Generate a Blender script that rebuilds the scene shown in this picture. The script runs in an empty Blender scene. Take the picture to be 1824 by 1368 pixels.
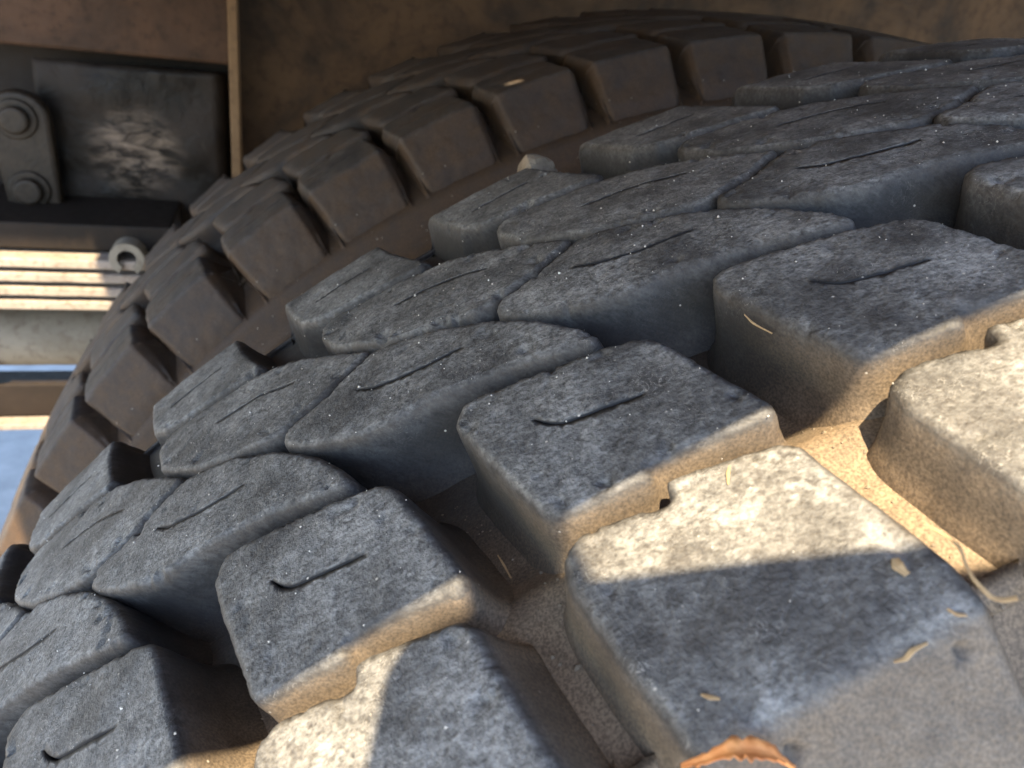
import bpy, math, random
import numpy as np
from mathutils import Matrix, Vector, noise
from mathutils.geometry import delaunay_2d_cdt

sc = bpy.context.scene
col = sc.collection

# ------------------------------------------------------------------ camera
cam_d = bpy.data.cameras.new('camera')
cam = bpy.data.objects.new('camera', cam_d)
col.objects.link(cam)
CAM = Vector((0.15742, -0.31838, 0.50345))
RT = Vector((0.253400, 0.960697, 0.113356))
DN = Vector((0.439884, -0.010069, -0.897998))
FW = Vector((-0.861563, 0.277416, -0.425146))
m = Matrix.Identity(4)
for i in range(3):
    m[i][0] = RT[i]; m[i][1] = -DN[i]; m[i][2] = -FW[i]; m[i][3] = CAM[i]
cam.matrix_world = m
cam_d.sensor_width = 36.0
cam_d.lens = 29.077
cam_d.clip_start = 0.005
cam_d.clip_end = 2000
cam_d.dof.use_dof = True
cam_d.dof.focus_distance = 0.165
cam_d.dof.aperture_fstop = 32
sc.camera = cam

# ------------------------------------------------------------------ light
SUN = Vector((0.50, -0.20, 0.84)).normalized()
elev = math.asin(SUN.z)
azim = math.atan2(SUN.x, SUN.y)
w = bpy.data.worlds.new('World'); sc.world = w; w.use_nodes = True
nt = w.node_tree
sky = nt.nodes.new('ShaderNodeTexSky'); sky.sky_type = 'NISHITA'; sky.sun_disc = False
sky.sun_elevation = elev; sky.sun_rotation = azim
sky.air_density = 1.0; sky.dust_density = 0.6
bgn = nt.nodes['Background']; bgn.inputs[1].default_value = 0.15
nt.links.new(sky.outputs[0], bgn.inputs[0])
sl = bpy.data.lights.new('sun', 'SUN'); sl.energy = 4.4; sl.angle = math.radians(0.5); sl.color = (1.0, 0.82, 0.54)
so = bpy.data.objects.new('sun', sl); col.objects.link(so)
so.rotation_euler = SUN.to_track_quat('Z', 'Y').to_euler()
so.location = (1, -1, 3)

sc.view_settings.view_transform = 'Standard'
sc.view_settings.look = 'None'
sc.view_settings.exposure = 2.5
sc.view_settings.gamma = 1.0
sc.view_settings.use_curve_mapping = False
sc.cycles.max_bounces = 8
sc.cycles.diffuse_bounces = 5

# ------------------------------------------------------------------ helpers
def tag(o, label, cat, group=None, kind=None):
    o['label'] = label
    if cat: o['category'] = cat
    if group: o['group'] = group
    if kind: o['kind'] = kind
    return o

def mesh(name, verts, faces, mat=None, parent=None, smooth=False):
    me = bpy.data.meshes.new(name)
    me.from_pydata([tuple(v) for v in verts], [], faces)
    me.update()
    if smooth: me.polygons.foreach_set('use_smooth', [True] * len(me.polygons))
    if mat: me.materials.append(mat)
    o = bpy.data.objects.new(name, me); col.objects.link(o)
    if parent: o.parent = parent
    return o

def empty(name, loc=(0, 0, 0)):
    o = bpy.data.objects.new(name, None); col.objects.link(o)
    o.empty_display_size = 0.05; o.location = loc
    return o

def obj_bevel(o, wdt, seg=2):
    b = o.modifiers.new('bevel', 'BEVEL'); b.width = wdt; b.segments = seg; b.limit_method = 'ANGLE'
    return o

class Mat:
    def __init__(s, name):
        s.m = bpy.data.materials.new(name); s.m.use_nodes = True
        s.t = s.m.node_tree; s.n = s.t.nodes; s.l = s.t.links
        s.b = s.n['Principled BSDF']
    def node(s, kind, **kw):
        n = s.n.new(kind)
        for k, v in kw.items(): setattr(n, k, v)
        return n
    def put(s, sock, v):
        if hasattr(v, 'is_output') or isinstance(v, bpy.types.NodeSocket): s.l.new(v, sock)
        else: sock.default_value = v
    def noise(s, vec, scale, detail=4, rough=0.55, w=None, dist=0.0):
        n = s.node('ShaderNodeTexNoise'); n.noise_dimensions = '4D' if w is not None else '3D'
        s.l.new(vec, n.inputs['Vector'])
        n.inputs['Scale'].default_value = scale; n.inputs['Detail'].default_value = detail
        n.inputs['Roughness'].default_value = rough; n.inputs['Distortion'].default_value = dist
        if w is not None: s.put(n.inputs['W'], w)
        return n.outputs['Fac']
    def ramp(s, fac, stops):
        n = s.node('ShaderNodeValToRGB'); s.l.new(fac, n.inputs[0])
        e = n.color_ramp.elements
        while len(e) > 1: e.remove(e[-1])
        for i, (p, c) in enumerate(stops):
            if i == 0: e[0].position = p
            el = e[0] if i == 0 else e.new(p)
            el.color = (c, c, c, 1) if isinstance(c, (int, float)) else (*c, 1)
        return n.outputs[0]
    def mix(s, fac, a, b, mode='MIX'):
        n = s.node('ShaderNodeMix', data_type='RGBA', blend_type=mode)
        s.put(n.inputs[0], fac)
        for sock, v in ((n.inputs[6], a), (n.inputs[7], b)):
            if isinstance(v, tuple): sock.default_value = (*v, 1) if len(v) == 3 else v
            else: s.l.new(v, sock)
        return n.outputs[2]
    def math(s, op, a, b=0.0, clamp=False):
        n = s.node('ShaderNodeMath', operation=op); n.use_clamp = clamp
        s.put(n.inputs[0], a); s.put(n.inputs[1], b)
        return n.outputs[0]
    def bump(s, h, strength, dist, normal=None):
        n = s.node('ShaderNodeBump'); s.l.new(h, n.inputs['Height'])
        n.inputs['Strength'].default_value = strength; n.inputs['Distance'].default_value = dist
        if normal is not None: s.l.new(normal, n.inputs['Normal'])
        return n.outputs[0]
    def coords(s):
        return s.node('ShaderNodeTexCoord').outputs['Object']

# ------------------------------------------------------------------ materials
def rubber(name, film, film_col=(0.212, 0.157, 0.106), chalk=1.0):
    """worn tread rubber; attribute 'dust' says how much dust has settled (tops are scuffed clean, recesses keep it)"""
    M = Mat(name); P = M.coords()
    rnd = M.node('ShaderNodeObjectInfo').outputs['Random']
    wv = M.math('MULTIPLY', rnd, 37.0)
    dust = M.node('ShaderNodeAttribute', attribute_name='dust').outputs['Fac']
    scuff = M.node('ShaderNodeAttribute', attribute_name='scuff').outputs['Fac']
    fine = M.noise(P, 1500, 2, 0.6, wv)
    mid = M.noise(P, 420, 4, 0.65, wv, 0.3)
    big = M.noise(P, 60, 3, 0.6, wv)
    # scuffed rubber: dark with chalky grey grain
    a = M.ramp(mid, [(0.34, 0.0), (0.70, 1.0)])
    b = M.ramp(fine, [(0.36, 0.0), (0.70, 1.0)])
    mp = M.node('ShaderNodeMapping'); M.l.new(P, mp.inputs[0])
    mp.inputs['Rotation'].default_value = (math.radians(-38), 0, math.radians(12)); mp.inputs['Scale'].default_value = (1.0, 0.22, 1.0)
    strk = M.ramp(M.noise(mp.outputs[0], 1050, 3, 0.65, wv), [(0.42, 0.0), (0.64, 1.0)])
    g = M.math('ADD', M.math('ADD', M.math('MULTIPLY', a, 0.34), M.math('MULTIPLY', b, 0.30)), M.math('MULTIPLY', strk, 0.42))
    g = M.math('MULTIPLY', g, M.ramp(big, [(0.36, 0.28), (0.64, 1.35)]))
    c = M.mix(M.math('MULTIPLY', M.math('MULTIPLY', g, scuff), chalk, True), (0.014, 0.0148, 0.017), (0.250, 0.247, 0.240))
    # wiggly scratches
    sc_ = M.noise(P, 300, 2, 0.5, wv, 2.5)
    ln = M.ramp(sc_, [(0.484, 0.0), (0.494, 1.0), (0.502, 1.0), (0.512, 0.0)])
    ln = M.math('MULTIPLY', ln, M.ramp(M.noise(P, 90, 2, 0.5, wv), [(0.48, 0.0), (0.64, 0.75)]))
    ln = M.math('MULTIPLY', ln, scuff)
    c = M.mix(ln, c, (0.30, 0.285, 0.265))
    # dust
    dn = M.noise(P, 130, 3, 0.6, wv)
    dfac = M.math('MULTIPLY', M.math('ADD', dust, M.math('MULTIPLY', M.ramp(big, [(0.36, 0.35), (0.58, 1.0)]), film), True), M.ramp(dn, [(0.28, 0.55), (0.62, 1.0)]), True)
    dgr = M.noise(P, 2100, 2, 0.6)
    dcol = M.mix(M.ramp(dgr, [(0.35, 0.0), (0.65, 1.0)]), tuple(x * 0.62 for x in film_col), tuple(min(1, x * 1.35) for x in film_col))
    c = M.mix(dfac, c, dcol)
    # pale specks of grit stuck in the rubber
    v = M.node('ShaderNodeTexVoronoi'); M.l.new(P, v.inputs['Vector']); v.inputs['Scale'].default_value = 420
    sp = M.ramp(v.outputs['Distance'], [(0.06, 1.0), (0.13, 0.0)])
    sel = M.ramp(v.outputs['Color'], [(0.80, 0.0), (0.84, 1.0)])
    c = M.mix(M.math('MULTIPLY', M.math('MULTIPLY', sp, sel), 0.8), c, (0.50, 0.46, 0.40))
    M.l.new(c, M.b.inputs['Base Color'])
    M.l.new(M.math('ADD', M.math('MULTIPLY', scuff, 0.08), 0.55), M.b.inputs['Roughness'])
    M.l.new(M.math('ADD', M.math('MULTIPLY', scuff, 0.30 * chalk), 0.15), M.b.inputs['Specular IOR Level'])
    h = M.math('ADD', M.math('MULTIPLY', fine, 0.35), M.math('ADD', M.math('MULTIPLY', mid, 0.42), M.math('MULTIPLY', ln, 0.12)))
    h = M.math('MULTIPLY', h, M.math('ADD', scuff, 0.12))
    M.l.new(M.bump(h, 0.8, 0.0008), M.b.inputs['Normal'])
    return M.m

RUB = rubber('worn_rubber', 0.0)
RUBF = rubber('dust_filmed_rubber', 0.75, (0.052, 0.032, 0.019), 0.35)
RUBC = rubber('groove_rubber', 0.0)

def steel(name, c1, c2, c3, rough=0.6, metal=0.0, scale=14, spec=0.2):
    M = Mat(name); P = M.coords()
    n1 = M.noise(P, scale, 6, 0.65, None, 0.6); n2 = M.noise(P, scale * 9, 4, 0.6)
    c = M.mix(M.ramp(n1, [(0.38, 0.0), (0.62, 1.0)]), c1, c2)
    c = M.mix(M.math('MULTIPLY', M.ramp(n2, [(0.5, 0.0), (0.68, 1.0)]), 0.7), c, c3)
    M.l.new(c, M.b.inputs['Base Color'])
    M.b.inputs['Metallic'].default_value = metal
    M.l.new(M.math('ADD', M.math('MULTIPLY', n2, 0.3), rough - 0.15), M.b.inputs['Roughness'])
    M.b.inputs['Specular IOR Level'].default_value = spec
    M.l.new(M.bump(n2, 0.4, 0.0012), M.b.inputs['Normal'])
    return M.m

M_FRAME = steel('rusty_frame_paint', (0.030, 0.015, 0.0075), (0.050, 0.024, 0.0115), (0.020, 0.011, 0.006), 0.7)
M_WALL = steel('dusty_brown_steel', (0.010, 0.0058, 0.0034), (0.050, 0.028, 0.0125), (0.018, 0.010, 0.006), 0.75, scale=9)
M_EDGE = steel('tan_dust_edge', (0.11, 0.066, 0.033), (0.15, 0.092, 0.047), (0.075, 0.045, 0.025), 0.8)
M_SPRING = steel('pale_dusty_spring_steel', (0.20, 0.165, 0.135), (0.25, 0.21, 0.175), (0.12, 0.085, 0.06), 0.7, scale=22)
M_BEAM = steel('beige_dusty_paint', (0.13, 0.112, 0.085), (0.17, 0.15, 0.118), (0.10, 0.08, 0.06), 0.7)
M_DARKBAR = steel('dark_brown_bar', (0.009, 0.006, 0.004), (0.014, 0.009, 0.006), (0.018, 0.012, 0.008), 0.7)
M_LINK = steel('greasy_link_steel', (0.014, 0.0098, 0.006), (0.024, 0.0165, 0.0105), (0.010, 0.007, 0.005), 0.5, scale=30)
def greasy():
    M = Mat('greasy_black_plate'); P = M.coords()
    n1 = M.noise(P, 75, 5, 0.6, None, 1.0); n2 = M.noise(P, 26, 3, 0.5)
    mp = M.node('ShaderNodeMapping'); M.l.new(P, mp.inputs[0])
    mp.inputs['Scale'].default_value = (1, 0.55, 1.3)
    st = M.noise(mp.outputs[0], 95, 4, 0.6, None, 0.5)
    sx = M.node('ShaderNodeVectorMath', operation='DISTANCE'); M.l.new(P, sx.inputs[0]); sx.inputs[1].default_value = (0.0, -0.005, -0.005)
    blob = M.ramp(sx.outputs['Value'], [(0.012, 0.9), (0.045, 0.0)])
    painted_glint = M.math('MULTIPLY', M.ramp(st, [(0.40, 0.0), (0.74, 1.0)]), blob)
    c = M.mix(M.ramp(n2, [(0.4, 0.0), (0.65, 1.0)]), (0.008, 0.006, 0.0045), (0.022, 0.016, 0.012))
    M.l.new(M.mix(painted_glint, c, (0.27, 0.20, 0.145)), M.b.inputs['Base Color'])  # reflected glints painted into the base colour as pale tan patches
    M.l.new(M.ramp(n2, [(0.35, 0.35), (0.7, 0.6)]), M.b.inputs['Roughness'])
    M.b.inputs['Specular IOR Level'].default_value = 0.12
    M.l.new(M.bump(n1, 0.6, 0.0022), M.b.inputs['Normal'])
    return M.m
M_GREASE = greasy()
M_GUARD = steel('guard_paint', (0.10, 0.075, 0.05), (0.14, 0.10, 0.07), (0.08, 0.06, 0.045), 0.7)

def plain(name, c1, c2, scale, rough=0.8, bump=0.0008):
    M = Mat(name); P = M.coords()
    n = M.noise(P, scale, 5, 0.6)
    M.l.new(M.mix(M.ramp(n, [(0.35, 0.0), (0.65, 1.0)]), c1, c2), M.b.inputs['Base Color'])
    M.b.inputs['Roughness'].default_value = rough
    M.l.new(M.bump(n, 0.5, bump), M.b.inputs['Normal'])
    return M.m
M_GROUND = plain('pale_concrete', (0.33, 0.325, 0.315), (0.44, 0.43, 0.415), 18, 0.9, 0.003)
M_STONE = plain('pale_stone', (0.11, 0.085, 0.06), (0.20, 0.16, 0.115), 260, 0.9, 0.001)
M_LEAF = plain('orange_dry_leaf', (0.52, 0.17, 0.04), (0.68, 0.29, 0.09), 300, 0.7, 0.0006)
M_STRAW = plain('pale_dry_straw', (0.30, 0.19, 0.09), (0.42, 0.29, 0.15), 500, 0.7, 0.0003)
M_GRIT = plain('pale_grit', (0.32, 0.29, 0.25), (0.55, 0.52, 0.46), 900, 0.8, 0.0002)

# ------------------------------------------------------------------ setting
gz = -0.512
N = 40
gv, gf = [], []
xs = [-400, -60, -12] + list(np.linspace(-6, 6, 25)) + [12, 60, 400]
for x in xs:
    for y in xs: gv.append((x, y, gz + (0.004 * noise.noise((x * 1.7, y * 1.7, 0)) if abs(x) < 7 and abs(y) < 7 else 0)))
n_ = len(xs)
for i in range(n_ - 1):
    for j in range(n_ - 1):
        a = i * n_ + j; gf.append((a, a + n_, a + n_ + 1, a + 1))
g = mesh('ground', gv, gf, M_GROUND); g['kind'] = 'structure'

# ------------------------------------------------------------------ tyre geometry
# u: distance across the tread (mm), s: distance along it (mm, at radius 520), h: height above the worn tread surface (mm)
R0 = 520.0
PITCH = math.radians(5.9322)
_xs = [-95, -70, -50, -25, 0, 35, 63, 85, 102]
_dr = [5.0, 3.6, 2.4, 0.8, 0.0, 1.25, 4.1, 7.3, 10.4]
UU = np.arange(-250, 250.5, 0.5)
drop = np.interp(UU, _xs, _dr)
kern = np.hanning(41); kern /= kern.sum()
drop = np.convolve(np.pad(drop, 20, mode='edge'), kern, mode='valid')
slope = np.gradient(drop, 0.5)
def smooth(e0, e1, x):
    t = np.clip((x - e0) / (e1 - e0), 0, 1); return t * t * (3 - 2 * t)
phi = np.arctan(slope)
phi = np.where((UU > 92), np.arctan(np.interp(92, UU, slope)), phi)
phi = np.where((UU < -88), np.arctan(np.interp(-88, UU, slope)), phi)
phi = phi + 0.92 * smooth(99.5, 105.5, UU) + 0.30 * smooth(115, 190, UU) + 0.55 * smooth(180, 250, UU)
phi = phi - 1.05 * smooth(-90, -102, UU) * 1.0 - 0.25 * smooth(-110, -190, UU) - 0.55 * smooth(-180, -250, UU)
dx = np.cos(phi) * 0.5; dr_ = -np.sin(phi) * 0.5
XX = np.cumsum(dx); RR = np.cumsum(dr_)
i0 = np.argmin(abs(UU)); XX -= XX[i0]; RR += R0 - RR[i0]
NX = np.sin(phi); NR = np.cos(phi)
DEPTHS = {'worn': ([-165, -117, -108, -95, -70, -58, -46, 54, 63, 98, 116, 134, 165], [-0.2, -0.2, 7.0, 10.5, 11.5, 12.0, 17.5, 17.5, 12.0, 11.5, 9.0, -0.2, -0.2]),
          'deep': ([-165, -117, -108, -95, -70, -58, -46, 54, 63, 98, 118, 134, 165], [-0.2, -0.2, 7.0, 16.0, 17.0, 18.0, 19.0, 19.0, 19.0, 19.0, 15.0, -0.2, -0.2])}
WEAR = ['worn']
def depth(u):
    return np.interp(u, *DEPTHS[WEAR[0]])
TH0 = math.radians(45)
def surf(u, s, h):
    """arrays in mm -> tyre-local metres (axis along x)"""
    u = np.asarray(u, float); s = np.asarray(s, float); h = np.asarray(h, float)
    x = np.interp(u, UU, XX) + h * np.interp(u, UU, NX)
    r0 = np.interp(u, UU, RR)
    if WEAR[0] == 'deep': r0 = np.where((u < 102) & (u > -97), 509.6 + 0.45 * (r0 - 509.6), r0)   # flatter, less worn crown
    r = r0 + h * np.interp(u, UU, NR)
    th = TH0 + s / R0
    return np.stack([x, -r * np.cos(th), r * np.sin(th)], axis=-1) * 0.001

POLY = {
 'O': [(67.2, 7.0), (68.8, 16.4), (69.9, 17.2), (70.0, 20.6), (66.2, 21.3), (66.4, 22.8), (69.4, 38), (71.5, 40.2), (85.3, 42.2), (96, 44), (104, 43.8), (122, 43.6), (144, 43.2), (144, 7),
       (122, 6.6), (104, 5.8), (96.7, 4.8), (87, 3.0), (74.4, 1.6), (69.0, 3.0)],
 'B': [(29.2, -3.9), (25.4, -1.8), (24.5, 1.6), (28.6, 19), (32.1, 31), (34.3, 34), (38, 35.7), (50, 38.4), (58, 40.4), (62.7, 41.6), (64.8, 40.6), (64.4, 38),
       (61.9, 21.6), (62.0, 20.6), (64.3, 19.8), (64.2, 18.6), (62.8, 5.8), (61.2, 3.2), (54.5, 1.6), (40, -2)],
 'L': [(-2.2, -39.6), (-5.6, -38), (-6.4, -33), (-8.6, -27), (-11.6, -23), (-16.0, -15.2), (-14.3, -9), (-8.4, 1), (1.5, 12.3), (12.5, 21), (21.5, 25.7), (26.5, 27.2), (27.8, 26.0),
       (25.0, 18), (21.6, 10.5), (19.6, 4), (18.0, -3), (17.0, -8), (17.0, -15), (14.8, -22), (10, -30), (5, -36), (1, -39.2)],
 'M': [(-45, -81.8), (-50.5, -81.0), (-53.6, -77.5), (-51.5, -62), (-48.8, -50), (-46.0, -42), (-37.4, -32), (-27, -22.8), (-18.6, -15.9), (-17.2, -16.6), (-12.8, -23.5), (-9.9, -27.5),
       (-7.4, -35), (-5.6, -39.6), (-6.0, -44), (-10.6, -54), (-17, -64.6), (-24.5, -72), (-33, -78.3)],
 'S': [(-52.2, -49.5), (-55.0, -62), (-58.0, -76), (-60.5, -83), (-66, -88), (-80, -92), (-96, -95), (-112, -94.5), (-126, -94), (-126, -61), (-112, -60.5), (-96, -59.5), (-80, -56), (-66, -51.5), (-55, -47.6)],
}
POLY['V'] = [(u, (s_ - 18.5) * 1.2 + 18.5) for u, s_ in POLY['B']]
POLY['Q'] = [(u, (s_ - 24.5) * 1.13 + 24.5) for u, s_ in POLY['O']]
SIPE = {
 'O': [], 'Oi': [[(86, 6), (87, 24), (86.5, 41)]],
 'B': [[(40.4, 9.4), (42.6, 10.6), (44.6, 12.8), (47.6, 26.5)]],
 'L': [[(-1.8, -20), (1.4, -16.6), (3.6, -10), (4.9, -5), (5.9, 3.4)]],
 'M': [[(-35.2, -59.5), (-34.2, -53), (-32.2, -46), (-26.2, -36)]],
 'S': [[(-76, -82), (-77, -64)]],
}

def resample(P, step):
    P = np.array(P, float); Q = np.vstack([P, P[:1]])
    seg = np.linalg.norm(np.diff(Q, axis=0), axis=1); L = np.concatenate([[0], np.cumsum(seg)])
    n = max(8, int(round(L[-1] / step)))
    t = np.arange(n) * L[-1] / n
    return np.stack([np.interp(t, L, Q[:, 0]), np.interp(t, L, Q[:, 1])], 1)
def round_poly(P, step=1.1, rounds=5):
    P = resample(P, step)
    for _ in range(rounds):
        P = 0.25 * np.roll(P, 1, 0) + 0.5 * P + 0.25 * np.roll(P, -1, 0)
    return resample(P, step)
def seg_dist(pts, A, B):
    d = B - A; L2 = (d * d).sum(1)
    out = np.full(len(pts), 1e9)
    for i in range(len(A)):
        t = np.clip(((pts - A[i]) @ d[i]) / max(L2[i], 1e-9), 0, 1)
        q = A[i] + t[:, None] * d[i]
        out = np.minimum(out, np.linalg.norm(pts - q, axis=1))
    return out
def inside(pts, P):
    x, y = pts[:, 0], pts[:, 1]; r = np.zeros(len(pts), bool)
    j = len(P) - 1
    for i in range(len(P)):
        c = ((P[i, 1] > y) != (P[j, 1] > y)) & (x < (P[j, 0] - P[i, 0]) * (y - P[i, 1]) / (P[j, 1] - P[i, 1] + 1e-12) + P[i, 0])
        r ^= c; j = i
    return r
def vnoise(U, S, scale, seed, oct_=3):
    return np.array([noise.fractal((a * scale + seed * 7.31, b * scale - seed * 3.17, seed * 1.7), 1.0, 2.0, oct_) for a, b in zip(U, S)])

def block_mesh(key, kind, seed, mat, fine=True):
    rng = np.random.default_rng(seed + 11)
    step = 1.0 if fine else 2.2
    P = round_poly(POLY[kind], 0.65 if fine else step, 2)
    if fine:   # nibbled outline
        nn = vnoise(P[:, 0], P[:, 1], 0.35, seed, 3)
        T = np.roll(P, -1, 0) - np.roll(P, 1, 0); T /= np.linalg.norm(T, axis=1)[:, None]
        P = P + np.stack([T[:, 1], -T[:, 0]], 1) * (nn * 0.16)[:, None]
    area = 0.5 * np.sum(P[:, 0] * np.roll(P[:, 1], -1) - np.roll(P[:, 0], -1) * P[:, 1])
    if area < 0: P = P[::-1].copy()
    T = np.roll(P, -1, 0) - np.roll(P, 1, 0); T /= np.linalg.norm(T, axis=1)[:, None]
    Nn = np.stack([T[:, 1], -T[:, 0]], 1)      # outward for ccw
    for _ in range(2):
        Nn = 0.25 * np.roll(Nn, 1, 0) + 0.5 * Nn + 0.25 * np.roll(Nn, -1, 0)
    Nn /= np.linalg.norm(Nn, axis=1)[:, None]
    # interior points
    gs = 0.95 if fine else 3.0
    lo, hi = P.min(0), P.max(0)
    gx, gy = np.meshgrid(np.arange(lo[0], hi[0], gs), np.arange(lo[1], hi[1], gs))
    pts = np.stack([gx.ravel(), gy.ravel()], 1)
    pts += rng.uniform(-0.3, 0.3, pts.shape) * gs
    pts = pts[inside(pts, P)]
    A, B = P, np.roll(P, -1, 0)
    dd = seg_dist(pts, A, B)
    pts = pts[dd > gs * 0.5]; dd = dd[dd > gs * 0.5]
    allp = [P]; extra = []; lines = []
    sip = SIPE.get(key, [])
    sd = np.full(len(pts), 1e9)
    if fine:
        for S_ in sip:
            S_ = np.array(S_, float)
            seg = np.linalg.norm(np.diff(S_, axis=0), axis=1); L = np.concatenate([[0], np.cumsum(seg)])
            t = np.linspace(0, L[-1], max(6, int(L[-1] / 0.7)))
            C = np.stack([np.interp(t, L, S_[:, 0]), np.interp(t, L, S_[:, 1])], 1)
            for _ in range(3): C[1:-1] = 0.25 * C[:-2] + 0.5 * C[1:-1] + 0.25 * C[2:]
            sd = np.minimum(sd, seg_dist(pts, C[:-1], C[1:]))
            D_ = np.gradient(C, axis=0); D_ /= np.linalg.norm(D_, axis=1)[:, None]; Q = np.stack([-D_[:, 1], D_[:, 0]], 1)
            taper = np.minimum(1, np.minimum(np.arange(len(C)), len(C) - 1 - np.arange(len(C))) / 4.0 + 0.15)
            wd = 0.26 * taper
            for off, hh in ((-1, 0.0), (-0.75, -1.0), (0.75, -1.0), (1, 0.0)):
                q = C + Q * (wd * off)[:, None]
                lines.append((q, hh * 5.0 * taper if hh else 0.0 * taper))
    keep = sd > 0.6
    pts, dd = pts[keep], dd[keep]
    allv = [P, pts] + [q for q, _ in lines]
    V2 = np.vstack(allv)
    nP = len(P)
    edges = [(i, (i + 1) % nP) for i in range(nP)]
    base = nP + len(pts)
    for q, _ in lines:
        edges += [(base + i, base + i + 1) for i in range(len(q) - 1)]; base += len(q)
    isl = np.arange(len(V2)) >= nP + len(pts)
    hv = np.zeros(len(V2)); dist_all = np.zeros(len(V2))
    dist_all[nP:nP + len(pts)] = dd
    b0 = nP + len(pts)
    for q, hh in lines:
        dist_all[b0:b0 + len(q)] = seg_dist(q, A, B); hv[b0:b0 + len(q)] = hh; b0 += len(q)
    res = delaunay_2d_cdt([Vector(p) for p in V2], edges, [], 1, 1e-5)
    vo, fo, orig = res[0], res[2], res[3]
    U = np.array([v[0] for v in vo]); S = np.array([v[1] for v in vo])
    d2 = np.array([dist_all[o[0]] if o else 3.0 for o in orig]); h2 = np.array([hv[o[0]] if o else -2.0 for o in orig])
    sl2 = np.array([bool(o) and bool(isl[o[0]]) for o in orig])
    onP = np.array([bool(o) and min(o) < nP for o in orig]); pidx = {}
    for i, o in enumerate(orig):
        for q in o:
            if q < nP: pidx[q] = i
    d2[onP] = 0
    bev = 3.2 if kind == 'Q' else 0.95
    H = (-2.4 if kind == 'Q' else -0.85) * (1 - np.sqrt(np.clip(1 - (1 - np.clip(d2 / bev, 0, 1)) ** 2, 0, 1)))
    H = H + h2
    if fine:
        H += vnoise(U, S, 0.10, seed + 3, 2) * 0.32 + vnoise(U, S, 0.42, seed + 5, 3) * 0.10
        chip = np.clip(vnoise(U, S, 0.22, seed + 21, 3) - 0.42, 0, 0.3) * np.clip(1.4 - d2 / 5.0, 0.15, 1)
        H -= chip * (0.8 if kind == 'Q' else 4.0)
    if kind == 'O':    # mould vent marks
        for (pu, ps) in ((106.2, 39.0), (107.0, 16.0)):
            H -= 1.8 * smooth(1.1, 0.5, np.hypot(U - pu, S - ps))
    # fade the lug height on the side wall
    dp = depth(U)
    H = H - 1.6 * smooth(124, 138, U) - 1.6 * smooth(-108, -120, U)
    verts = [tuple(v) for v in surf(U, S, H)]
    dust = list(np.where(sl2, 0.0, np.clip((0.09 if kind == 'O' else 0.05) + 0.06 * smooth(0.9, 0.0, d2), 0.0, 0.4)))
    scuff = list(np.where(sl2, 0.0, 0.22 + 0.78 * smooth(0.0, 1.5, d2)))
    sidef = smooth(101.5, 105, U) + smooth(-98, -105, U)
    scuff = list(np.array(scuff) * (1 - 0.8 * sidef))
    dust = list(np.maximum(np.array(dust), 0.42 * sidef))
    faces = [tuple(f) for f in fo]
    # walls
    prof = [(0.45, -3.4), (1.0, -7), (1.7, -11.5), (2.7, -14.8), (4.6, -17.2), (6.6, -23.5)]
    if kind in 'OSQ': prof = [(1.0, -3.4), (2.2, -7), (3.7, -11.5), (5.0, -14.6), (6.6, -17.0), (8.2, -24.0)]
    prev = [pidx[i] for i in range(nP)]
    Pn = np.array([(U[pidx[i]], S[pidx[i]]) for i in range(nP)])
    scl = np.clip(depth(Pn[:, 0]) / 17.5, 0.03, 1)
    Ps = Pn.copy(); Ns = Nn.copy()
    for _ in range(14): Ns = 0.25 * np.roll(Ns, 1, 0) + 0.5 * Ns + 0.25 * np.roll(Ns, -1, 0)
    Ns /= np.linalg.norm(Ns, axis=1)[:, None]
    for _ in range(10): Ps = 0.25 * np.roll(Ps, 1, 0) + 0.5 * Ps + 0.25 * np.roll(Ps, -1, 0)
    for j, (off, hh) in enumerate(prof):
        steep = 1.0 - (0.65 * smooth(0.3, 0.65, Ns[:, 0] * (1 if kind == 'S' else -1)) if kind in 'OSQ' else 0.0)
        q = (Pn if j == 0 else Ps) + (Nn if j == 0 else Ns) * (off * np.clip(scl, 0.3, 1) * steep)[:, None]
        wob = vnoise(q[:, 0], q[:, 1], 0.12, seed, 2) * 0.25 if fine else 0
        vv = surf(q[:, 0], q[:, 1], hh * scl + wob)
        b0 = len(verts); verts += [tuple(v) for v in vv]
        dust += list(0.03 + 0.03 * j + (0.40 + 0.04 * j) * smooth(30, 62, q[:, 0]))
        scuff += [0.22 if j == 0 else 0.10] * nP
        cur = list(range(b0, b0 + nP))
        for i in range(nP):
            k = (i + 1) % nP
            faces.append((prev[i], cur[i], cur[k], prev[k]))
        prev = cur
    me = bpy.data.meshes.new('tread_block_' + key)
    me.from_pydata(verts, [], faces); me.update()
    me.polygons.foreach_set('use_smooth', [True] * len(me.polygons))
    at = me.attributes.new('dust', 'FLOAT', 'POINT'); at.data.foreach_set('value', np.array(dust, dtype=np.float32))
    at = me.attributes.new('scuff', 'FLOAT', 'POINT'); at.data.foreach_set('value', np.array(scuff, dtype=np.float32))
    me.materials.append(mat)
    # make sure normals point out
    c = sum((Vector(v) for v in verts[:nP]), Vector()) / nP
    f0 = me.polygons[len(fo) // 2]
    rad = Vector((0, f0.center.y, f0.center.z))
    if f0.normal.dot(rad) < 0: me.flip_normals()
    return me

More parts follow.
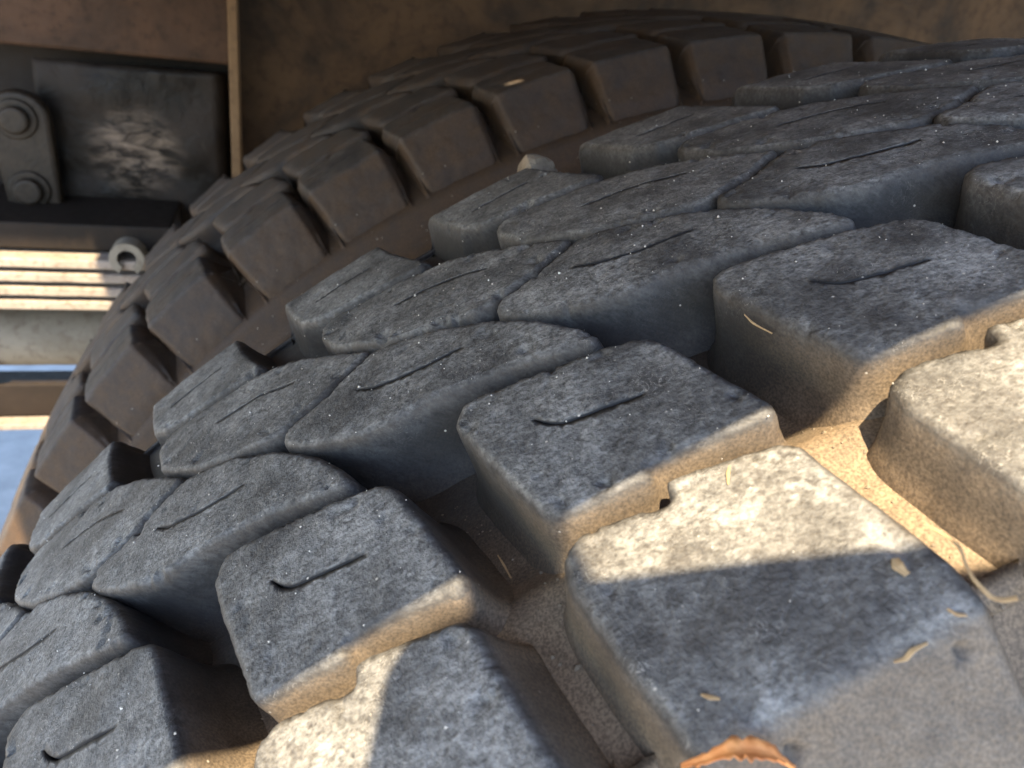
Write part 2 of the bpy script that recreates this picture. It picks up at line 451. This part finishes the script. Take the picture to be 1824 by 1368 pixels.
def carcass(name, mat, parent, fine_lo, fine_hi):
    us = np.concatenate([np.arange(-250, -170, 8), np.arange(-170, 170, 2.5), np.arange(170, 251, 8)])
    ths = np.concatenate([np.arange(math.degrees(fine_lo), math.degrees(fine_hi), 0.3), np.arange(math.degrees(fine_hi), math.degrees(fine_lo) + 360, 2.0)])
    ss = (np.radians(ths) - TH0) * R0
    Ug, Sg = np.meshgrid(us, ss)
    D = depth(Ug)
    # shallower platforms where the narrow zigzag grooves cross the wide ones
    D = D - 0.8 * np.exp(-((Ug - 65.5) / 4.0) ** 2) - 2.5 * np.exp(-((Ug + 54) / 4.0) ** 2)
    # moulded ribs on the side wall
    rib = np.exp(-((Ug - 152) / 1.6) ** 2) + 0.7 * np.exp(-((Ug - 172) / 1.5) ** 2) + np.exp(-((Ug + 150) / 1.6) ** 2)
    Hh = -D + rib * 1.4
    V = surf(Ug.ravel(), Sg.ravel(), Hh.ravel())
    nr, nc = Ug.shape
    F = []
    for i in range(nr):
        a = i * nc; b = ((i + 1) % nr) * nc
        for j in range(nc - 1): F.append((a + j, b + j, b + j + 1, a + j + 1))
    o = mesh(name, V, F, mat, parent, True)
    at = o.data.attributes.new('dust', 'FLOAT', 'POINT')
    dv = np.clip(0.18 + 0.66 * smooth(30, 62, Ug.ravel()) - 0.35 * smooth(110, 170, np.abs(Ug.ravel())), 0, 1)
    at.data.foreach_set('value', dv.astype(np.float32))
    at = o.data.attributes.new('scuff', 'FLOAT', 'POINT'); at.data.foreach_set('value', np.full(len(dv), 0.1, np.float32))
    return o

DK = {0: 0.36, 1: 0.08, 2: -0.045, 3: -0.09, 4: -0.149, 5: -0.141, 6: -0.011}
def pang(k): return PITCH * k + math.radians(DK.get(k, 0.0))

truck = empty('truck', (0, 0, gz))
tag(truck, 'dusty brown truck seen close up at its worn dual rear tyres', 'truck')
def part(name, loc, label):
    o = empty(name, (loc[0], loc[1], loc[2] - gz)); o.parent = truck; o['label'] = label
    return o
def build_tyre(name, xoff, phase, label, mats, meshes, kr, okey):
    root = part(name, (xoff, 0, 0), label)
    carcass('casing', mats[1], root, math.radians(-15), math.radians(135))
    cnt = 0
    for k in kr:
        for kind in 'OBLMS':
            var = meshes[okey if kind == 'O' else kind]
            me = var[(k * 7 + 3) % len(var)]
            o = bpy.data.objects.new('shoulder_lug' if kind in 'OS' else 'tread_block', me)
            col.objects.link(o); o.parent = root
            o.rotation_euler = (-(pang(k) + phase), 0, 0)
            cnt += 1
    return root

near_meshes = {}
for kind in 'OBLMS':
    near_meshes[kind] = [block_mesh(kind, kind, s_ * 13 + ord(kind), RUB) for s_ in range(4)]
WEAR[0] = 'deep'
far_meshes = {'Oi': [block_mesh('Oi', 'Q', s_, RUBF) for s_ in (401, 433, 467)]}
for kind in 'BLMS':
    far_meshes[kind] = [block_mesh(kind, 'V' if kind == 'B' else kind, 77 + ord(kind), RUBF, False)]

WEAR[0] = 'worn'
near = build_tyre('tyre', 0.0, 0.0, 'near worn black tyre with chunky scuffed tread blocks, sunlit along its outer edge',
                  (RUB, RUBC), near_meshes, range(-7, 17), 'O')
WEAR[0] = 'deep'
inner = build_tyre('tyre', -0.357, math.radians(1.9), 'far brown dusty inner tyre whose shoulder lugs arch across the shade behind',
                   (RUBF, RUBF), far_meshes, range(-8, 17), 'Oi')
inner.scale = (1.0, 0.990, 0.990)
WEAR[0] = 'worn'

# ------------------------------------------------------------------ truck parts behind the wheels
def box(name, lo, hi, mat, parent=None, bev=0.002):
    (x0, y0, z0), (x1, y1, z1) = lo, hi
    v = [(x, y, z) for x in (x0, x1) for y in (y0, y1) for z in (z0, z1)]
    f = [(0, 1, 3, 2), (4, 6, 7, 5), (0, 4, 5, 1), (2, 3, 7, 6), (0, 2, 6, 4), (1, 5, 7, 3)]
    o = mesh(name, v, f, mat, parent)
    if bev: obj_bevel(o, bev, 2)
    return o
def tube_y(name, x, z, r, y0, y1, mat, parent=None, n=40, rings=60, wob=0.0):
    v, f = [], []
    for i in range(rings + 1):
        y = y0 + (y1 - y0) * i / rings
        for j in range(n):
            a = 2 * math.pi * j / n
            rr = r + wob * noise.noise((y * 30, math.cos(a) * 2, math.sin(a) * 2))
            v.append((x + rr * math.cos(a), y, z + rr * math.sin(a)))
    for i in range(rings):
        for j in range(n):
            k = (j + 1) % n
            f.append((i * n + j, (i + 1) * n + j, (i + 1) * n + k, i * n + k))
    f.append(tuple(range(n))); f.append(tuple(rings * n + j for j in range(n))[::-1])
    return mesh(name, v, f, mat, parent, True)
def disc_x(name, x0, x1, y, z, r, mat, parent, n=28, bev=0.0015):
    v = [(x, y + r * math.cos(2 * math.pi * j / n), z + r * math.sin(2 * math.pi * j / n)) for x in (x0, x1) for j in range(n)]
    f = [tuple(range(n))[::-1], tuple(range(n, 2 * n))] + [(j, (j + 1) % n, n + (j + 1) % n, n + j) for j in range(n)]
    o = mesh(name, v, f, mat, parent)
    obj_bevel(o, bev, 3)
    return o

# long side plate of the chassis
fr = part('chassis_frame', (-0.70, 0, 0.3), 'dark brown dusty steel chassis side behind the tyres')
def fp(name, lo, hi, mat, bev=0.003):
    o = box(name, tuple(a - b for a, b in zip(lo, (-0.70, 0, 0.3))), tuple(a - b for a, b in zip(hi, (-0.70, 0, 0.3))), mat, fr, bev)
    return o
fp('side_plate', (-0.72, -0.349, 0.15), (-0.70, 1.6, 0.80), M_WALL)
fp('flange_edge', (-0.70, -0.353, 0.16), (-0.652, -0.345, 0.60), M_EDGE, 0.001)
fp('rear_plate', (-0.675, -1.0, 0.418), (-0.655, -0.3505, 0.70), M_FRAME)
fp('web_plate', (-0.72, -0.80, 0.27), (-0.71, -0.350, 0.43), M_DARKBAR)

# hanger plate with link
hg = part('spring_hanger', (-0.67, -0.43, 0.34), 'greasy black hanger plate with painted bright glints under the brown frame')
def sub(v): return (v[0] + 0.67, v[1] + 0.43, v[2] - 0.34)
pv, pf = [], []
ny, nz = 34, 26
for i in range(ny + 1):
    for j in range(nz + 1):
        y = -0.512 + 0.156 * i / ny; z = 0.266 + 0.142 * j / nz
        b = 0.003 * noise.noise((y * 30, z * 30, 2)) + 0.0008 * noise.noise((y * 95, z * 95, 5))
        edge = min(1, (ny - i) / 2.0)
        pv.append(sub((-0.668 + b - 0.012 * (1 - edge), y, z)))
for i in range(ny):
    for j in range(nz):
        a = i * (nz + 1) + j; pf.append((a, a + nz + 1, a + nz + 2, a + 1))
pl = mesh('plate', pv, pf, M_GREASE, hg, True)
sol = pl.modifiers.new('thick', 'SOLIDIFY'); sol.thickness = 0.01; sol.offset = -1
lk = part('spring_shackle', (-0.645, -0.52, 0.33), 'rounded steel shackle link with two round pins beside the greasy plate')
def subl(v): return (v[0] + 0.645, v[1] + 0.52, v[2] - 0.33)
lv = []
n = 20
prof = []
for j in range(n + 1):
    a = math.pi * j / n
    prof.append((-0.5215 + 0.0245 * math.cos(a), 0.362 + 0.0225 * math.sin(a)))
for j in range(n + 1):
    a = math.pi + math.pi * j / n
    prof.append((-0.5165 + 0.0215 * math.cos(a), 0.296 + 0.0215 * math.sin(a)))
k = len(prof)
lv = [subl((-0.655, y, z)) for y, z in prof] + [subl((-0.638, y, z)) for y, z in prof]
lf = [tuple(range(k))[::-1], tuple(range(k, 2 * k))] + [(j, (j + 1) % k, k + (j + 1) % k, k + j) for j in range(k)]
obj_bevel(mesh('link_plate', lv, lf, M_LINK, lk), 0.004, 3)
for (y, z) in ((-0.522, 0.362), (-0.5185, 0.303)):
    disc_x('washer', 0.004, 0.0105, y + 0.52, z - 0.33, 0.0165, M_LINK, lk)
    disc_x('pin', 0.0101, 0.018, y + 0.52, z - 0.33, 0.0115, M_LINK, lk, 28, 0.003)

# leaf spring
ls = part('leaf_spring', (-0.60, -0.50, 0.245), 'pale dusty leaf spring stack lit by the sun at the left edge')
for i in range(4):
    zt = 0.2665 - i * 0.0121
    v, f = [], []
    ns = 30; y0 = -0.95; y1 = -0.395 - i * 0.012
    for q in range(ns + 1):
        y = y0 + (y1 - y0) * q / ns
        zc = zt - 0.03 * (y + 0.45) * 0.10 - 0.10 * (y + 0.45) ** 2 * 0.3
        wob = 0.0012 * noise.noise((y * 60, i * 3.0, 0))
        for (xx, zz) in ((-0.56 + wob, 0), (-0.56 + wob, -0.0080), (-0.635, -0.0080), (-0.635, 0)):
            v.append((xx + 0.60, y + 0.50, zc + zz - 0.245))
    for q in range(ns):
        for j in range(4):
            kx = (j + 1) % 4
            f.append((q * 4 + j, q * 4 + kx, (q + 1) * 4 + kx, (q + 1) * 4 + j))
    f.append((3, 2, 1, 0)); f.append(tuple(ns * 4 + j for j in range(4)))
    obj_bevel(mesh('leaf', v, f, M_SPRING, ls), 0.0015, 2)
# eye of the top leaf: a rolled ring
v, f = [], []
n = 36
for j in range(n + 1):
    a = math.radians(-60 + 300 * j / n)
    for rr in (0.0075, 0.0135):
        for xx in (-0.556, -0.60):
            v.append((xx + 0.60, -0.4335 + rr * math.cos(a) + 0.50, 0.2695 + rr * math.sin(a) - 0.245))
for j in range(n):
    a = j * 4; b = a + 4
    f += [(a, a + 2, b + 2, b), (a + 1, b + 1, b + 3, a + 3), (a, b, b + 1, a + 1), (a + 2, a + 3, b + 3, b + 2)]
f += [(0, 1, 3, 2), (n * 4, n * 4 + 2, n * 4 + 3, n * 4 + 1)]
mesh('eye', v, f, M_BEAM, ls, False)
# housing shading the spring above
hb = box('cross_member', (-0.70, -0.95, 0.2695 - gz), (-0.576, -0.40, 0.292 - gz), M_DARKBAR, truck)

bm = part('suspension_beam', (-0.628, -0.5, 0.17), 'beige dusty round beam under the leaf spring with a dark bolt hole')
o = tube_y('tube', 0.0, 0.002, 0.0285, -0.6, 0.35, M_BEAM, bm, 48, 60, 0.0004)
disc_x('bolt_hole', 0.0240, 0.0278, -0.062, -0.018, 0.0075, M_DARKBAR, bm, 24, 0.0005)
rb = part('tie_bar', (-0.628, -0.5, 0.113), 'flat dark brown bar below the beige beam with a bright lower edge')
box('bar', (-0.01, -0.6, -0.016), (0.02, 0.35, 0.018), M_DARKBAR, rb, 0.002)
box('lower_lip', (-0.01, -0.6, -0.0225), (0.034, 0.35, -0.0165), M_SPRING, rb, 0.001)

# ------------------------------------------------------------------ mudguard over the duals (above the frame): casts the shade
mg = part('mudguard', (-0.2, 0, 0.66), 'curved steel mudguard arching over both tyres')
def arc_panel(name, r, x0, x1, a0, a1, mat, edge=None, n=40):
    v, f = [], []
    for i in range(n + 1):
        a = math.radians(a0 + (a1 - a0) * i / n)
        e0, e1 = (x0, x1) if edge is None else edge(a0 + (a1 - a0) * i / n)
        for x in (e0, e1):
            for rr in (r, r + 0.003):
                v.append((x + 0.2, -rr * math.cos(a), rr * math.sin(a) - 0.66))
    for i in range(n):
        a = i * 4; b = a + 4
        f += [(a, b, b + 2, a + 2), (a + 1, a + 3, b + 3, b + 1), (a, a + 1, b + 1, b), (a + 2, b + 2, b + 3, a + 3)]
    f += [(0, 2, 3, 1), (n * 4, n * 4 + 1, n * 4 + 3, n * 4 + 2)]
    return mesh(name, v, f, mat, mg)
RG = 0.70
def shadow_to_guard(x, th, r=0.515, rg=RG):
    p = Vector((x, -r * math.cos(math.radians(th)), r * math.sin(math.radians(th))))
    lo, hi = 0, 1
    for _ in range(50):
        mid = (lo + hi) / 2; q = p + SUN * mid
        if math.hypot(q.y, q.z) < rg: lo = mid
        else: hi = mid
    q = p + SUN * lo
    return q.x, math.degrees(math.atan2(q.z, -q.y))
pe = [shadow_to_guard(x, t) for x, t in ((0.062, 40), (0.0622, 46), (0.0622, 51.5), (0.0622, 54.4), (0.0622, 57.4), (0.0625, 61), (0.0625, 65), (0.063, 70), (0.063, 80))]
FLECK = Vector((-0.266, -0.2016, 0.4636))        # spot on the inner tyre that the sun reaches through aligned gaps added overhead
hx, hd = shadow_to_guard(FLECK.x, math.degrees(math.atan2(FLECK.z, -FLECK.y)), math.hypot(FLECK.y, FLECK.z))
edge_x = lambda d: float(np.interp(d, [p[1] for p in pe], [p[0] for p in pe]))
HW, HA = 0.020, 1.5
arc_panel('panel', RG, 0, 0, 44.0, hd - HA, M_GUARD, lambda d: (-0.58, edge_x(d)), 16)
arc_panel('panel', RG, 0, 0, hd + HA, 112, M_GUARD, lambda d: (-0.58, edge_x(d)), 30)
arc_panel('panel', RG, 0, 0, hd - HA, hd + HA, M_GUARD, lambda d: (-0.58, hx - HW), 2)
arc_panel('panel', RG, 0, 0, hd - HA, hd + HA, M_GUARD, lambda d: (hx + HW, edge_x(d)), 2)
sf = [shadow_to_guard(x, t) for x, t in ((0.100, 52.6), (0.083, 53.5), (0.0725, 54.0), (0.0680, 54.7), (0.0690, 55.6), (0.0757, 57.1), (0.0818, 58.4), (0.0881, 59.8), (0.0962, 61.6), (0.102, 63.1), (0.115, 66))]
sa = [p[1] for p in sf]; sx = [p[0] for p in sf]
arc_panel('added_phone_shade', RG + 0.0, 0.2, 0.3, sa[0], sa[-1], M_GUARD, lambda d: (float(np.interp(d, sa, sx)), 0.42))  # unseen panel added to cast the shadow of the handheld phone
box('strap', (0.30, -0.36, 0.05), (0.62, -0.345, 0.06), M_GUARD, mg, 0.001)

# unseen truck body floor, added to shade what lies behind the wheels
dk = part('added_body_floor', (-0.6, 0.6, 0.86), 'flat unseen truck body floor added above the wheels as shade')
q = FLECK + SUN * ((0.87 - FLECK.z) / SUN.z)
fx, fy = q.x + 0.6, q.y - 0.6
for lo, hi in (((-1.4, -1.2), (fx - 0.006, 2.4)), ((fx + 0.006, -1.2), (0.86, 2.4)), ((fx - 0.00599, -1.2), (fx + 0.00599, fy - 0.004)), ((fx - 0.00599, fy + 0.006), (fx + 0.00599, 2.4))):
    box('added_floor_plate', (*lo, 0.0), (*hi, 0.012), M_FRAME, dk, 0)
box('added_rear_shade', (-1.4, -3.2, 0.0), (0.372, -1.202, 0.02), M_FRAME, dk)  # added plate: shades hanger and far ground, leaves the spring sunlit
for yy in (-1.0, -0.2, 0.6, 1.4): box('added_cross_bearer', (-1.0, yy, -0.06), (0.10, yy + 0.06, -0.002), M_FRAME, dk)

# ------------------------------------------------------------------ debris
random.seed(4)
def at(k, u, s, h=0.0):
    """world point on the near tyre, pitch k"""
    p = surf(u, s, h); a = -pang(k)
    y, z = p[1], p[2]
    return Vector((p[0], y * math.cos(a) - z * math.sin(a), y * math.sin(a) + z * math.cos(a)))
def ribbon(name, k, path, widths, th, mat, label, cat, curl=0.0, ragged=0.0, group=None):
    """thin curled strip: path of (u, s, h), widths in mm across"""
    C = [at(k, *p) for p in path]
    # refine
    Q, W = [], []
    for i in range(len(C) - 1):
        for t in range(6):
            f = t / 6; Q.append(C[i].lerp(C[i + 1], f)); W.append((widths[i] * (1 - f) + widths[i + 1] * f) * (1.0 if 'leaf' in name and widths[i] > 2.3 else 0.65))
    Q.append(C[-1]); W.append(widths[-1])
    for _ in range(3): Q = [Q[0]] + [(Q[i - 1] + Q[i] * 2 + Q[i + 1]) / 4 for i in range(1, len(Q) - 1)] + [Q[-1]]
    org = Q[0].copy(); nrm0 = Vector((0, org.y, org.z)).normalized()
    v, f = [], []; nc = 5
    for i, q in enumerate(Q):
        t = (Q[min(i + 1, len(Q) - 1)] - Q[max(i - 1, 0)]).normalized()
        sd = t.cross(nrm0).normalized(); up = sd.cross(t).normalized()
        for lay in (0, 1):
            for c in range(nc):
                e = (c / (nc - 1) - 0.5)
                rg = 1 + ragged * noise.noise((i * 0.9, c * 3.0, len(Q)))
                p = q + sd * (e * W[i] * rg * 0.001) + up * (curl * (abs(e) * 2) ** 2 * W[i] * 0.001 + lay * th * 0.001)
                v.append(p - org)
    m_ = nc * 2
    for i in range(len(Q) - 1):
        for c in range(nc - 1):
            a = i * m_ + c; b = a + m_
            f.append((a, b, b + 1, a + 1)); a += nc; b += nc; f.append((a, a + 1, b + 1, b))
        a = i * m_; b = a + m_
        f.append((a, a + nc, b + nc, b)); f.append((a + nc - 1, b + nc - 1, b + 2 * nc - 1, a + 2 * nc - 1))
    o = mesh(name, v, f, mat, None, True); o.location = org
    tag(o, label, cat, group)
    return o
ribbon('dry_leaf', 2, [(102.6, 4.2, 0.4), (103.0, 7.0, 1.8), (103.0, 9.6, 3.0), (103.9, 12.2, 3.0), (105.8, 14.0, 2.0), (109, 15.2, 0.4)], [0.8, 1.9, 2.4, 2.4, 2.0, 1.0], 0.18, M_LEAF,
       'curled orange dry leaf scrap at the bottom edge of the large sunlit lug', 'leaf', 0.3, 0.9)
ribbon('straw_strand', 2, [(91.5, 44.6, 0.6), (94.0, 45.4, 0.7), (96.2, 45.6, 0.9), (98.4, 44.6, 0.7), (100.2, 44.0, 0.8), (102.4, 44.1, 1.2), (103.0, 45.0, 1.6), (103.2, 46.2, 2.2)], [0.3, 0.5, 0.6, 0.6, 0.7, 0.8, 0.9, 0.7], 0.15, M_STRAW,
       'curly straw strand clinging to the right corner of the large sunlit lug', 'straw', 0.1)
ribbon('leaf_flake', 2, [(93.6, 38.9, 0.25), (94.6, 38.4, 0.5), (96.0, 38.6, 0.3)], [1.3, 2.2, 1.0], 0.15, M_STRAW, 'small tan flake on the shadow line of the large lug', 'flake', 0.1, 0.5)
ribbon('straw_strand', 2, [(103.6, 31.0, 0.3), (103.9, 32.4, 0.35), (103.4, 33.4, 0.5), (103.5, 35.4, 0.3)], [0.3, 0.8, 0.9, 0.3], 0.15, M_STRAW, 'short pale straw scrap on the shaded shoulder of the large lug', 'straw', 0.1)
ribbon('leaf_flake', 2, [(101.4, 39.6, 0.2), (102.4, 40.1, 0.3), (102.8, 41.0, 0.2)], [0.4, 0.7, 0.4], 0.12, M_STRAW, 'tiny pale flake near the right shoulder of the large lug', 'flake')
ribbon('leaf_flake', 2, [(72.6, 28.3, 0.2), (71.0, 29.2, 0.4), (69.8, 30.2, 0.2)], [0.3, 0.8, 0.3], 0.12, M_STRAW, 'slim straw flake on the bright sunlit top of the large lug', 'flake')
ribbon('leaf_flake', 2, [(96.9, 10.2, 0.2), (97.8, 10.9, 0.4), (98.4, 11.8, 0.2)], [0.4, 0.9, 0.4], 0.12, M_STRAW, 'tiny tan flake low on the shaded top of the large lug', 'flake')
ribbon('splinter', 2, [(49.4, -8.0, -14.6), (52.4, -7.6, -14.2), (56.5, -7.2, -13.2)], [0.3, 0.6, 0.3], 0.3, M_STRAW, 'pale thin splinter lying in the dark groove between two blocks', 'splinter')
ribbon('dry_fibre', 3, [(39.5, -3.4, -1.2), (42.0, -3.3, -1.8), (45.8, -2.0, -2.4)], [0.2, 0.5, 0.2], 0.2, M_STRAW, 'brown dry fibre stuck on the front wall of the right block', 'fibre')

def stone(name, loc, size, mat, label, seed):
    import bmesh
    b = bmesh.new(); bmesh.ops.create_icosphere(b, subdivisions=3, radius=1.0)
    rnd = random.Random(seed)
    planes = [(Vector((rnd.gauss(0, 1), rnd.gauss(0, 1), rnd.gauss(0, 1))).normalized(), rnd.uniform(0.6, 0.85)) for _ in range(14)]
    for v in b.verts:
        d = v.co.normalized()
        r = min([1.0] + [off / max(d.dot(nv), 1e-3) for nv, off in planes if d.dot(nv) > 0.2])
        v.co = d * (r + 0.05 * noise.noise(d * 3.0 + Vector((seed, 0, 0))))
        v.co = Vector((v.co.x * size[0], v.co.y * size[1], v.co.z * size[2]))
    me = bpy.data.meshes.new(name); b.to_mesh(me); b.free(); me.materials.append(mat)
    o = bpy.data.objects.new(name, me); col.objects.link(o); o.location = loc
    tag(o, label, 'stone')
    return o
stone('stone', at(4, -101, -55.5, 2.0), (0.0066, 0.0080, 0.0052), M_STONE, 'pale angular stone wedged between two shoulder lugs of the near tyre', 3)

# loose grit on the block tops: far too many grains to count
gv, gf = [], []
rg = np.random.default_rng(9)
for k in range(-2, 8):
    for kind, cnt in (('B', 26), ('L', 60), ('M', 60), ('S', 30), ('O', 14)):
        P = np.array(POLY[kind]); lo, hi = P.min(0), P.max(0)
        pts = rg.uniform(lo, hi, (cnt * 2, 2)); pts = pts[inside(pts, P)]
        for (u, s_) in pts:
            if u > 100 or u < -92: continue
            r = float(min(0.5, 0.07 + rg.exponential(0.06)))
            c = at(k, u, s_, r * 0.4); b0 = len(gv)
            n_ = Vector((0, c.y, c.z)).normalized(); t1 = n_.orthogonal().normalized(); t2 = n_.cross(t1)
            a0 = rg.uniform(0, 6)
            for j in range(4):
                a = a0 + j * 1.571; e = r * rg.uniform(0.7, 1.2) * 0.001
                gv.append(c + (t1 * math.cos(a) + t2 * math.sin(a)) * e)
            gv.append(c + n_ * r * 0.0009); gv.append(c - n_ * r * 0.0009)
            for j in range(4):
                q = b0 + j; q2 = b0 + (j + 1) % 4
                gf.append((q, q2, b0 + 4)); gf.append((q2, q, b0 + 5))
go = mesh('grit', gv, gf, M_GRIT)
tag(go, 'fine pale grit scattered over the tread block tops', 'grit', None, 'stuff')

gv, gf = [], []
for k in range(-1, 6):
    for _ in range(240):
        u = rg.uniform(28, 100); s_ = rg.uniform(-18, 60)
        pt = np.array([[u, s_]])
        if any(inside(pt, np.array(POLY[q]))[0] for q in 'OBL'): continue
        if any(inside(pt - np.array([[0, 53.84]]), np.array(POLY[q]))[0] for q in 'OBL'): continue
        r = float(min(0.9, 0.12 + rg.exponential(0.14)))
        c = at(k, u, s_, -float(depth(u)) + 0.8 * math.exp(-((u - 65.5) / 4.0) ** 2) + r * 0.4); b0 = len(gv)
        n_ = Vector((0, c.y, c.z)).normalized(); t1 = n_.orthogonal().normalized(); t2 = n_.cross(t1)
        a0 = rg.uniform(0, 6)
        for j in range(5):
            a = a0 + j * 1.2566; e = r * rg.uniform(0.6, 1.3) * 0.001
            gv.append(c + (t1 * math.cos(a) + t2 * math.sin(a)) * e)
        gv.append(c + n_ * r * 0.0008); gv.append(c - n_ * r * 0.0008)
        for j in range(5):
            q = b0 + j; q2 = b0 + (j + 1) % 5
            gf.append((q, q2, b0 + 5)); gf.append((q2, q, b0 + 6))
go = mesh('groove_grit', gv, gf, M_STONE)
tag(go, 'tan grains of dirt lying on the floors of the grooves', 'grit', None, 'stuff')
